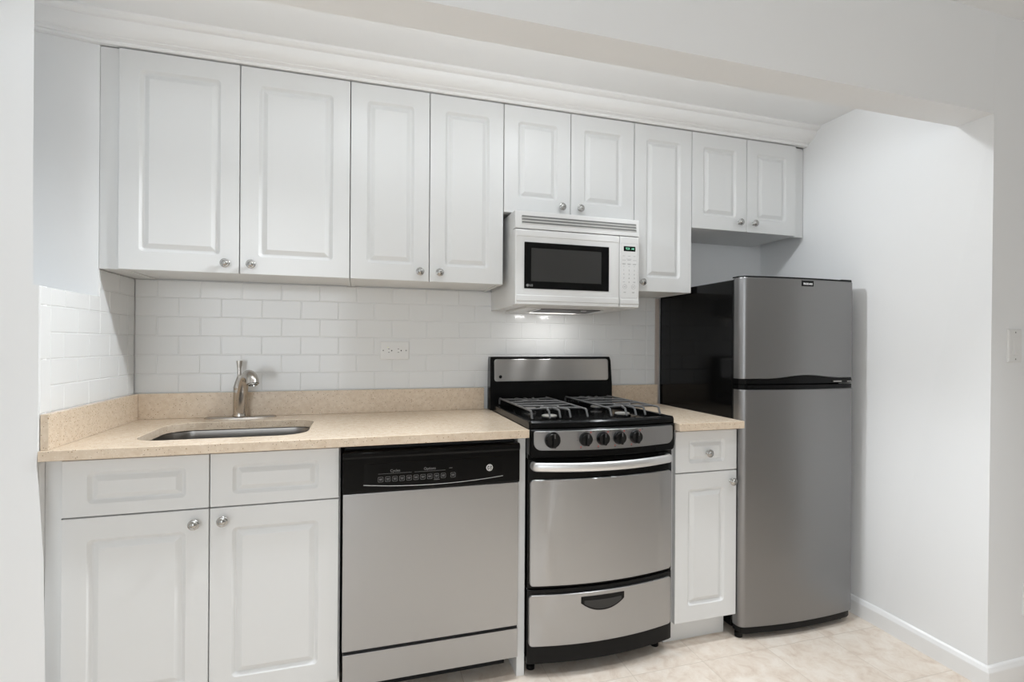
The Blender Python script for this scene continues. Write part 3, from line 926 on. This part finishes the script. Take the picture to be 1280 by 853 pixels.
def grate(x0, x1):
    """wire grate over a front and a rear burner."""
    bm = BM()
    r = 0.0043
    yb_, yf_, z = -0.088, -0.560, 0.9740
    xc = (x0 + x1) / 2
    dn = 0.9475
    for x in (x0, x1):
        tube(bm, [(x, yb_ + 0.004, dn), (x, yb_, z - 0.008), (x, yb_ - 0.008, z), (x, yf_ + 0.022, z), (x, yf_ + 0.012, z - 0.003), (x, yf_, dn - 0.002)], r, 8)
    tube(bm, [(x0, (yb_ + yf_) / 2, z), (x1, (yb_ + yf_) / 2, z)], r, 8)
    for cy, s in ((-0.445, -1), (-0.200, 1)):
        a, b = 0.030, 0.034
        hexp = [(xc - a * 1.25, cy), (xc - a * 0.6, cy - b), (xc + a * 0.6, cy - b), (xc + a * 1.25, cy), (xc + a * 0.6, cy + b), (xc - a * 0.6, cy + b), (xc - a * 1.25, cy)]
        tube(bm, [(p[0], p[1], z) for p in hexp], r, 8)
        # side arms from both rails
        for xx, sg in ((x0, -1), (x1, 1)):
            for yy in (cy - 0.058, cy + 0.058):
                tube(bm, [(xx, yy, z), (xc + sg * a * 1.6, yy * 0.7 + cy * 0.3, z), (xc + sg * a * 0.6, cy + (b if yy > cy else -b), z)], r, 8)
        # fingers to the outer end, bent down
        ye = yf_ if s < 0 else yb_
        for dx in (-0.042, 0.0, 0.042):
            y1 = cy + s * (b if abs(dx) < 0.01 else b * 0.9)
            tube(bm, [(xc + dx * 0.5, y1, z), (xc + dx, ye - s * 0.028, z), (xc + dx, ye - s * 0.014, z - 0.002), (xc + dx, ye, dn - 0.002)], r, 8)
        # inner stay towards the middle bar
    o = obj('grate', bm, 'iron', rg, 40)
    return o


for bx, by, br in ((1.600, -0.440, 0.034), (1.600, -0.195, 0.030), (1.926, -0.445, 0.034), (1.926, -0.200, 0.030)): burner(bx, by, br)
grate(1.486, 1.714); grate(1.816, 2.036)
# backguard
bm = BM()
t = bmesh.new()
def bg(xl, xr, yf_, z): return [t.verts.new(p) for p in ((xl, -0.026, z), (xl, yf_, z), (xr, yf_, z), (xr, -0.026, z))]
A = bg(1.4430, 2.0700, -0.082, 0.919); Bq = bg(1.4430, 2.0695, -0.080, 1.030); B2 = bg(1.4440, 2.0640, -0.074, 1.150); D = bg(1.4465, 2.0610, -0.066, 1.1670)
for P_, Q_ in ((A, Bq), (Bq, B2), (B2, D)):
    for i in range(4): t.faces.new((P_[i], P_[(i + 1) % 4], Q_[(i + 1) % 4], Q_[i]))
t.faces.new(A[::-1]); t.faces.new(D)
bmesh.ops.bevel(t, geom=[e for e in t.edges if e.calc_face_angle(0) > 0.5], offset=0.004, segments=2, affect='EDGES')
merge(bm, t)
bgd = obj('backguard', bm, 'black_enamel', rg)
bm = BM()
for i in range(26):
    x = 1.62 + i * 0.0125
    box(bm, x, x + 0.006, -0.0835, -0.080, 0.948, 0.956)
obj('vent_slots', bm, 'dark_slot', bgd, 0)
bm = BM()
R = lambda i, r: rrect(1.4630 + i, 2.0480 - i, 1.0520 + i, 1.1560 - i, r, 6)
ring_solid(bm, [(R(0, .012), -0.070), (R(0, .012), -0.0825), (R(.0015, .011), -0.0835), (R(.002, .011), -0.0835)])
# lean the plate back with the guard
for v in bm.verts: v.co.y += (v.co.z - 1.052) * 0.055
pt = obj('back_panel', bm, 'steel_guard', bgd)
bm = BM(); lathe(bm, [(0.0075, 0), (0.0075, 0.001), (0.0005, 0.001)], (1.4915, -0.0823, 1.0735), '-y', 24); ring_flat(bm, 1.4915, -0.0834, 1.0735, 0.0048, 0.0058, 24, 0.0002)
text_mesh(bm, 'GE', 1.4915, -0.0835, 1.0735, 0.0085, depth=0.0002)
obj('badge', bm, 'black_plastic', bgd, 0)
for fx in (1.490, 2.025):
    bm = BM(); lathe(bm, [(0.016, 0.0), (0.016, 0.012), (0.010, 0.018), (0.010, 0.0755)], (fx, -0.545, 0), 'z', 16); obj('foot', bm, 'black_plastic', rg)
for fx in (1.490, 2.025):
    bm = BM(); lathe(bm, [(0.016, 0.0), (0.016, 0.012), (0.010, 0.018), (0.010, 0.0755)], (fx, -0.07, 0), 'z', 16); obj('foot', bm, 'black_plastic', rg)

# ================================================================== microwave
mw = thing('microwave', 'white over-the-range microwave with a black window, mounted above the stove', 'microwave', (1.75, -0.2, 1.386))
XM0, XM1, YM = 1.4650, 2.0345, -0.3950
bm = BM()
box(bm, XM0, XM1 - 0.001, YM + 0.030, 0.006, 1.3865, 1.7755, 0.002)
body = obj('body', bm, 'white_appliance', mw)
# vent grille
bm = BM()
prism(bm, [(YM + 0.031, 1.7015), (YM + 0.001, 1.7015), (YM + 0.001, 1.712), (YM + 0.006, 1.770), (YM + 0.010, 1.7755), (YM + 0.031, 1.7755)], 'x', XM0, XM1, 0.0015)
vg = obj('vent_grille', bm, 'white_appliance', mw)
for i in range(3):
    zc = 1.7265 + i * 0.0125
    bm = BM()
    R = lambda a: rrect(1.4935 + a, 2.0195 - a, zc - 0.0040 + a, zc + 0.0040 - a, 0.003, 5)
    yv = YM + 0.001 + (zc - 1.712) * (0.005 / 0.058)
    ring_solid(bm, [(R(0), yv + 0.002), (R(0), yv - 0.0002), (R(0.0003), yv - 0.0003)])
    obj('vent_slot', bm, 'slot_grey', vg, 0)
    bm = BM()
    R = lambda a: rrect(1.4925 + a, 2.0205 - a, zc - 0.0058 + a, zc - 0.0030 - a * 0.5, 0.0012, 4)
    ring_solid(bm, [(R(0), yv + 0.002), (R(0), yv - 0.0022), (R(0.0004), yv - 0.0026)])
    obj('louvre', bm, 'white_appliance', vg, 0)
# door
bm = BM(); 
R = lambda a, r: rrect(XM0 + a, 1.9375 - a, 1.3885 + a, 1.6995 - a, r, 6)
ring_solid(bm, [(R(0, .004), YM + 0.030), (R(0, .004), YM + 0.006), (R(0.002, .004), YM + 0.002), (R(0.006, .004), YM),
                (rrect(1.4950, 1.8970, 1.4430, 1.6590, .008, 6), YM), (rrect(1.5040, 1.8885, 1.4550, 1.6480, .003, 6), YM + 0.004)])
md = obj('door', bm, 'white_appliance', mw)
bm = BM()
prism(bm, [(YM + 0.004, 1.4005), (YM - 0.0025, 1.4055), (YM - 0.0025, 1.4265), (YM + 0.0005, 1.4305), (YM + 0.004, 1.4305)], 'x', XM0 + 0.006, 1.9345, 0.0008)
obj('door_ridge', bm, 'white_appliance', md)
bm = BM()
prism(bm, [(YM + 0.004, 1.6670), (YM - 0.0018, 1.6700), (YM - 0.0018, 1.6900), (YM + 0.0010, 1.6950), (YM + 0.004, 1.6950)], 'x', XM0 + 0.006, 1.9345, 0.0008)
obj('door_ridge', bm, 'white_appliance', md)
bm = BM(); 
R = lambda a, r: rrect(1.5050 + a, 1.8875 - a, 1.4560 + a, 1.6470 - a, r, 4)
ring_solid(bm, [(R(0, .002), YM + 0.0042), (R(0, .002), YM + 0.0015), (R(0.001, .002), YM + 0.001), (rrect(1.5340, 1.8525, 1.4860, 1.6250, .002, 4), YM + 0.001), (rrect(1.5355, 1.8510, 1.4875, 1.6235, .002, 4), YM + 0.0026)])
wf = obj('window_frame', bm, 'glass_frame', md)
bm = BM(); box(bm, 1.5345, 1.8520, YM + 0.0022, YM + 0.0036, 1.4865, 1.6245); obj('window_pane', bm, 'dark_glass', md)
bm = BM()
ring_flat(bm, 1.5190, YM + 0.001, 1.4692, 0.0052, 0.0060, 24, 0.0003)
lathe(bm, [(0.0044, 0), (0.0044, 0.0003), (0.0005, 0.0003)], (1.5190, YM + 0.001, 1.4692), '-y', 24)
text_mesh(bm, 'LG', 1.5345, YM + 0.0008, 1.4692, 0.0125, depth=0.0002, bold=0.0003)
obj('logo', bm, 'grey_print', md, 0)
# control side
bm = BM()
R = lambda a, r: rrect(1.9390 + a, XM1 - a, 1.3885 + a, 1.6995 - a, r, 6)
ring_solid(bm, [(R(0, .003), YM + 0.030), (R(0, .003), YM + 0.006), (R(0.002, .003), YM + 0.002), (R(0.005, .003), YM)])
mc = obj('control_panel', bm, 'white_appliance', mw)
bm = BM(); prism(bm, [(YM + 0.004, 1.4005), (YM - 0.0025, 1.4055), (YM - 0.0025, 1.4230), (YM + 0.0005, 1.4265), (YM + 0.004, 1.4265)], 'x', 1.9400, XM1 - 0.003, 0.0008)
obj('panel_ridge', bm, 'white_appliance', mc)
bm = BM(); box(bm, 1.9570, 2.0135, YM - 0.0008, YM + 0.002, 1.6345, 1.6560, 0.0005); dsp = obj('display', bm, 'glass_frame', mc)
bm = BM(); text_mesh(bm, '9:24', 1.9760, YM - 0.0010, 1.6452, 0.0135, depth=0.0002, bold=0.0004, squeeze=0.86); text_mesh(bm, 'AM', 2.0005, YM - 0.0010, 1.6452, 0.0118, depth=0.0002, bold=0.0004, squeeze=0.8)
o = obj('clock_digits', bm, 'green_led', dsp, 0); o['label'] = 'green glowing clock digits'
bm = BM()
yk = YM - 0.0001
xs3 = (1.9580, 1.9835, 2.0095)
def bar(x, z, wd, h=0.0011): box(bm, x - wd / 2, x + wd / 2, yk - 0.0003, yk + 0.0004, z - h / 2, z + h / 2)
for x in xs3: bar(x, 1.6135, 0.011); bar(x, 1.5955, 0.017); bar(x, 1.5800, 0.017); bar(x, 1.5770, 0.014); bar(x, 1.5685, 0.006)
bar(1.9825, 1.6005, 0.024)
for k, s_ in enumerate('123456789'):
    text_mesh(bm, s_, xs3[k % 3], yk, 1.5510 - (k // 3) * 0.0170, 0.0095, depth=0.0003)
bar(xs3[0], 1.5005, 0.010); text_mesh(bm, '0', xs3[1], yk, 1.5000, 0.0095, depth=0.0003); bar(xs3[2], 1.5015, 0.012); bar(xs3[2], 1.4985, 0.010)
for x in (1.9630, 2.0045):
    ring_flat(bm, x, yk, 1.4800, 0.0090, 0.0097, 28, 0.0003); bar(x, 1.4810, 0.008); bar(x, 1.4785, 0.006)
    bar(x, 1.4565, 0.012); bar(x, 1.4540, 0.009)
R = lambda a: rrect(1.9430 + a, 2.0240 - a, 1.4320 + a, 1.6690 - a, 0.002, 4)
ring_solid(bm, [(R(0), yk + 0.0004), (R(0), yk - 0.0002), (R(0.0005), yk - 0.0002), (R(0.0005), yk + 0.0004)], cap0=False, cap1=False)
obj('keypad_print', bm, 'grey_print', mc, 0)
# underside: slanted filter tray and work lamp
bm = BM()
prism(bm, [(YM + 0.045, 1.3866), (YM + 0.060, 1.3795), (-0.040, 1.3735), (-0.020, 1.3866)], 'x', 1.530, 1.935, 0.002)
ut = obj('hood_tray', bm, 'white_appliance', mw)
bm = BM()
prism(bm, [(YM + 0.066, 1.3794), (-0.175, 1.3745), (-0.175, 1.3718), (YM + 0.066, 1.3767)], 'x', 1.600, 1.880)
obj('grease_filter', bm, 'filter', ut)
for xa, xb in ((1.588, 1.600), (1.880, 1.892)):
    bm = BM(); prism(bm, [(YM + 0.062, 1.3798), (-0.172, 1.3748), (-0.172, 1.3708), (YM + 0.062, 1.3758)], 'x', xa, xb, 0.0008); obj('filter_clip', bm, 'steel_bright', ut)
bm = BM(); box(bm, 1.800, 1.822, YM + 0.085, YM + 0.10, 1.3735, 1.3780, 0.0008); obj('filter_latch', bm, 'steel_bright', ut)
bm = BM(); box(bm, 1.620, 1.840, -0.165, -0.115, 1.3725, 1.3755, 0.001); obj('work_lamp', bm, 'lamp_lens', ut)

# ================================================================== refrigerator
fr = thing('refrigerator', 'stainless steel top-freezer refrigerator with black sides, standing beside the right wall', 'refrigerator', (2.68, -0.33, 0))
XF0, XF1 = 2.3795, 2.9720
YFL, YFR = -0.6240, -0.6370
def fy(x):
    s = (x - XF0) / (XF1 - XF0)
    base = YFL + (YFR - YFL) * s
    b = 0.022 * (1 - (2 * s - 1) ** 2)
    rr = 0.024
    d = min(x - XF0, XF1 - x)
    rnd = 0.0
    if d < rr: rnd = rr - math.sqrt(max(rr * rr - (rr - d) ** 2, 0))
    return base - b + rnd
bm = BM(); box(bm, XF0 + 0.003, XF1 - 0.003, -0.565, -0.016, 0.030, 1.5080, 0.006); obj('body', bm, 'black_gloss', fr)


def fridge_door(name, zlo, zhi):
    bm = BM()
    t = bmesh.new()
    xs = sorted(set([round(XF0 + 0.024 * (1 - math.cos(PI / 2 * i / 8)), 6) for i in range(9)] + [round(XF1 - 0.024 * (1 - math.cos(PI / 2 * i / 8)), 6) for i in range(9)] + [round(XF0 + (XF1 - XF0) * i / 40, 6) for i in range(2, 39)]))
    rows = []
    for x in xs:
        a, b = zlo(x), zhi(x); y = fy(x); bk = -0.578
        rows.append([t.verts.new(p) for p in ((x, bk, a), (x, y + 0.003, a), (x, y, a + 0.003), (x, y, b - 0.003), (x, y + 0.003, b), (x, bk, b))])
    for A, B in zip(rows, rows[1:]):
        for i in range(6): t.faces.new((A[i], B[i], B[(i + 1) % 6], A[(i + 1) % 6]))
    t.faces.new(rows[0]); t.faces.new(rows[-1][::-1])
    merge(bm, t)
    return obj(name, bm, 'steel_fridge', fr, 40)


def arch(x):
    s = (x - 2.690) / 0.20
    return 1.0885 + (0.0135 * 0.5 * (1 + math.cos(PI * max(-1, min(1, s)))))
fd = fridge_door('freezer_door', arch, lambda x: 1.5120)
rd = fridge_door('fresh_food_door', lambda x: 0.0550, lambda x: 1.0425)
bm = BM(); bow_panel(bm, XF0 + 0.001, XF1 - 0.001, 1.5122, 1.5180, lambda x: fy(x) + 0.002, 0.04, n=40, edge=0.0012); obj('top_cap', bm, 'black_plastic', fd)
bm = BM(); bow_panel(bm, XF0 + 0.001, XF1 - 0.001, 1.0660, lambda x: arch(x) - 0.0004, lambda x: fy(x) + 0.0015, 0.04, n=40, edge=0.0015); fh = obj('handle', bm, 'black_gloss', fd)
fh['label'] = 'black arched grip strip'
bm = BM()
bow_panel(bm, 2.830, 2.962, 1.0695, 1.0790, lambda x: fy(x) - 0.0005, 0.01, n=14, r=0.004, edge=0.001); obj('hinge_cover', bm, 'black_gloss', fh)
bm = BM(); box(bm, 2.838, 2.885, fy(2.86) - 0.0022, fy(2.86) + 0.002, 1.0715, 1.0770, 0.0012); box(bm, 2.905, 2.950, fy(2.93) - 0.0012, fy(2.93) + 0.004, 1.0705, 1.0750, 0.001)
obj('hinge_clip', bm, 'steel_knob', fh)
bm = BM(); bow_panel(bm, XF0 + 0.001, XF1 - 0.001, 1.0428, 1.0620, lambda x: fy(x) + 0.0015, 0.04, n=40, edge=0.0015); gh = obj('handle', bm, 'black_gloss', rd)
gh['label'] = 'black straight grip strip'
for nm, a, b, par in (('door_gasket', 0.060, 1.060, rd), ('door_gasket', 1.068, 1.510, fd)):
    bm = BM(); box(bm, XF0 + 0.006, XF1 - 0.006, -0.5785, -0.5645, a, b); obj(nm, bm, 'black_matte', par, 0)
bm = BM(); box(bm, 2.6600, 2.7220, fy(2.69) - 0.0015, fy(2.69) + 0.002, 1.4815, 1.5055, 0.0008); bd = obj('badge', bm, 'black_plastic', fd)
bm = BM(); text_mesh(bm, 'FRIGIDAIRE', 2.691, fy(2.69) - 0.0016, 1.4915, 0.0108, depth=0.0002, bold=0.0004, squeeze=0.9); obj('badge_lettering', bm, 'white_print', bd, 0)
bm = BM(); box(bm, 2.905, 2.962, -0.63, -0.54, 1.5185, 1.5225, 0.0015); obj('hinge', bm, 'black_plastic', fr)
bm = BM(); bow_panel(bm, XF0 + 0.012, XF1 - 0.012, 0.024, 0.0540, lambda x: fy(x) + 0.008, 0.05, n=30); obj('toe_grille', bm, 'black_plastic', fr)
for fx, fyy in ((XF0 + 0.022, -0.588), (XF1 - 0.03, -0.588), (XF0 + 0.03, -0.08), (XF1 - 0.03, -0.08)):
    bm = BM(); lathe(bm, [(0.014, 0), (0.016, 0.003), (0.016, 0.020), (0.010, 0.022), (0.010, 0.034)], (fx, fyy, 0), 'z', 18); obj('foot', bm, 'black_plastic', fr, 40)

# ================================================================== outlets and switch
ot = thing('outlet', 'white horizontal wall outlet on the tiles between the faucet and the stove', 'outlet', (1.0135, 0, 1.194))
bm = BM()
R = lambda a, r: rrect(0.9495 + a, 1.0775 - a, 1.1530 + a, 1.2360 - a, r, 5)
ring_solid(bm, [(R(0, .003), -0.0002), (R(0, .003), -0.003), (R(0.003, .003), -0.0058)]); pp = obj('cover_plate', bm, 'white_plastic', ot)
bm = BM()
R = lambda a, r: rrect(0.9785 + a, 1.0480 - a, 1.1770 + a, 1.2115 - a, r, 5)
ring_solid(bm, [(R(0, .003), -0.005), (R(0, .003), -0.0072), (R(0.001, .003), -0.0078)]); rc = obj('receptacle', bm, 'white_plastic', ot)
for x in (0.9870, 1.0290):
    for z0 in (1.2008, 1.1853):
        bm = BM(); box(bm, x - 0.0034, x + 0.0034, -0.0082, -0.0077, z0, z0 + 0.0018); obj('slot', bm, 'dark_slot', rc, 0)
    bm = BM(); lathe(bm, [(0.0028, 0), (0.0028, 0.0004), (0.0004, 0.0004)], (x + 0.0125, -0.0077, 1.1940), '-y', 14); obj('slot', bm, 'dark_slot', rc, 0)
bm = BM(); box(bm, 1.0055, 1.0115, -0.0088, -0.0076, 1.188, 1.200, 0.0004); obj('test_button', bm, 'white_plastic', rc)
bm = BM(); box(bm, 1.0135, 1.0195, -0.0088, -0.0076, 1.188, 1.200, 0.0004); obj('test_button', bm, 'white_plastic', rc)
bm = BM(); box(bm, 0.9815, 0.9838, -0.0084, -0.0076, 1.2075, 1.2098); obj('indicator_light', bm, 'lime_led', rc, 0)
for x in (0.9625, 1.0640):
    bm = BM(); lathe(bm, [(0.003, 0), (0.0028, 0.0008), (0.0004, 0.001)], (x, -0.0056, 1.1945), '-y', 14); obj('screw', bm, 'grey_print', ot)

YW = YH1
sw = thing('light_switch', 'white rocker light switch on the wall facing the room at the right edge', 'switch', (3.1645, YW, 1.2325))
bm = BM()
R = lambda a, r: rrect(3.1275 + a, 3.2015 - a, 1.1710 + a, 1.2940 - a, r, 5)
ring_solid(bm, [(R(0, .003), YW - 0.0002), (R(0, .003), YW - 0.0035), (R(0.004, .003), YW - 0.0065)]); obj('cover_plate', bm, 'white_plastic', sw)
bm = BM()
prism(bm, [(YW - 0.0055, 1.2660), (YW - 0.0072, 1.2655), (YW - 0.0070, 1.2330), (YW - 0.0120, 1.2020), (YW - 0.0110, 1.2005), (YW - 0.0055, 1.2000)], 'x', 3.1495, 3.1780, 0.0006)
obj('rocker', bm, 'white_plastic', sw)
for z in (1.1835, 1.2815):
    bm = BM(); lathe(bm, [(0.003, 0), (0.0028, 0.0008), (0.0004, 0.001)], (3.1645, YW - 0.0063, z), '-y', 14); obj('screw', bm, 'grey_print', sw)
ot2 = thing('outlet', 'white wall outlet low on the facing wall, cut off by the right edge', 'outlet', (3.257, YW, 0.2925))
bm = BM()
R = lambda a, r: rrect(3.2205 + a, 3.2935 - a, 0.2350 + a, 0.3500 - a, r, 5)
ring_solid(bm, [(R(0, .003), YW - 0.0002), (R(0, .003), YW - 0.0035), (R(0.004, .003), YW - 0.0065)]); obj('cover_plate', bm, 'white_plastic', ot2)
for z in (0.272, 0.313):
    bm = BM(); lathe(bm, [(0.016, 0), (0.016, 0.0012), (0.0004, 0.0014)], (3.257, YW - 0.0062, z), '-y', 20); rcp = obj('receptacle', bm, 'white_plastic', ot2)
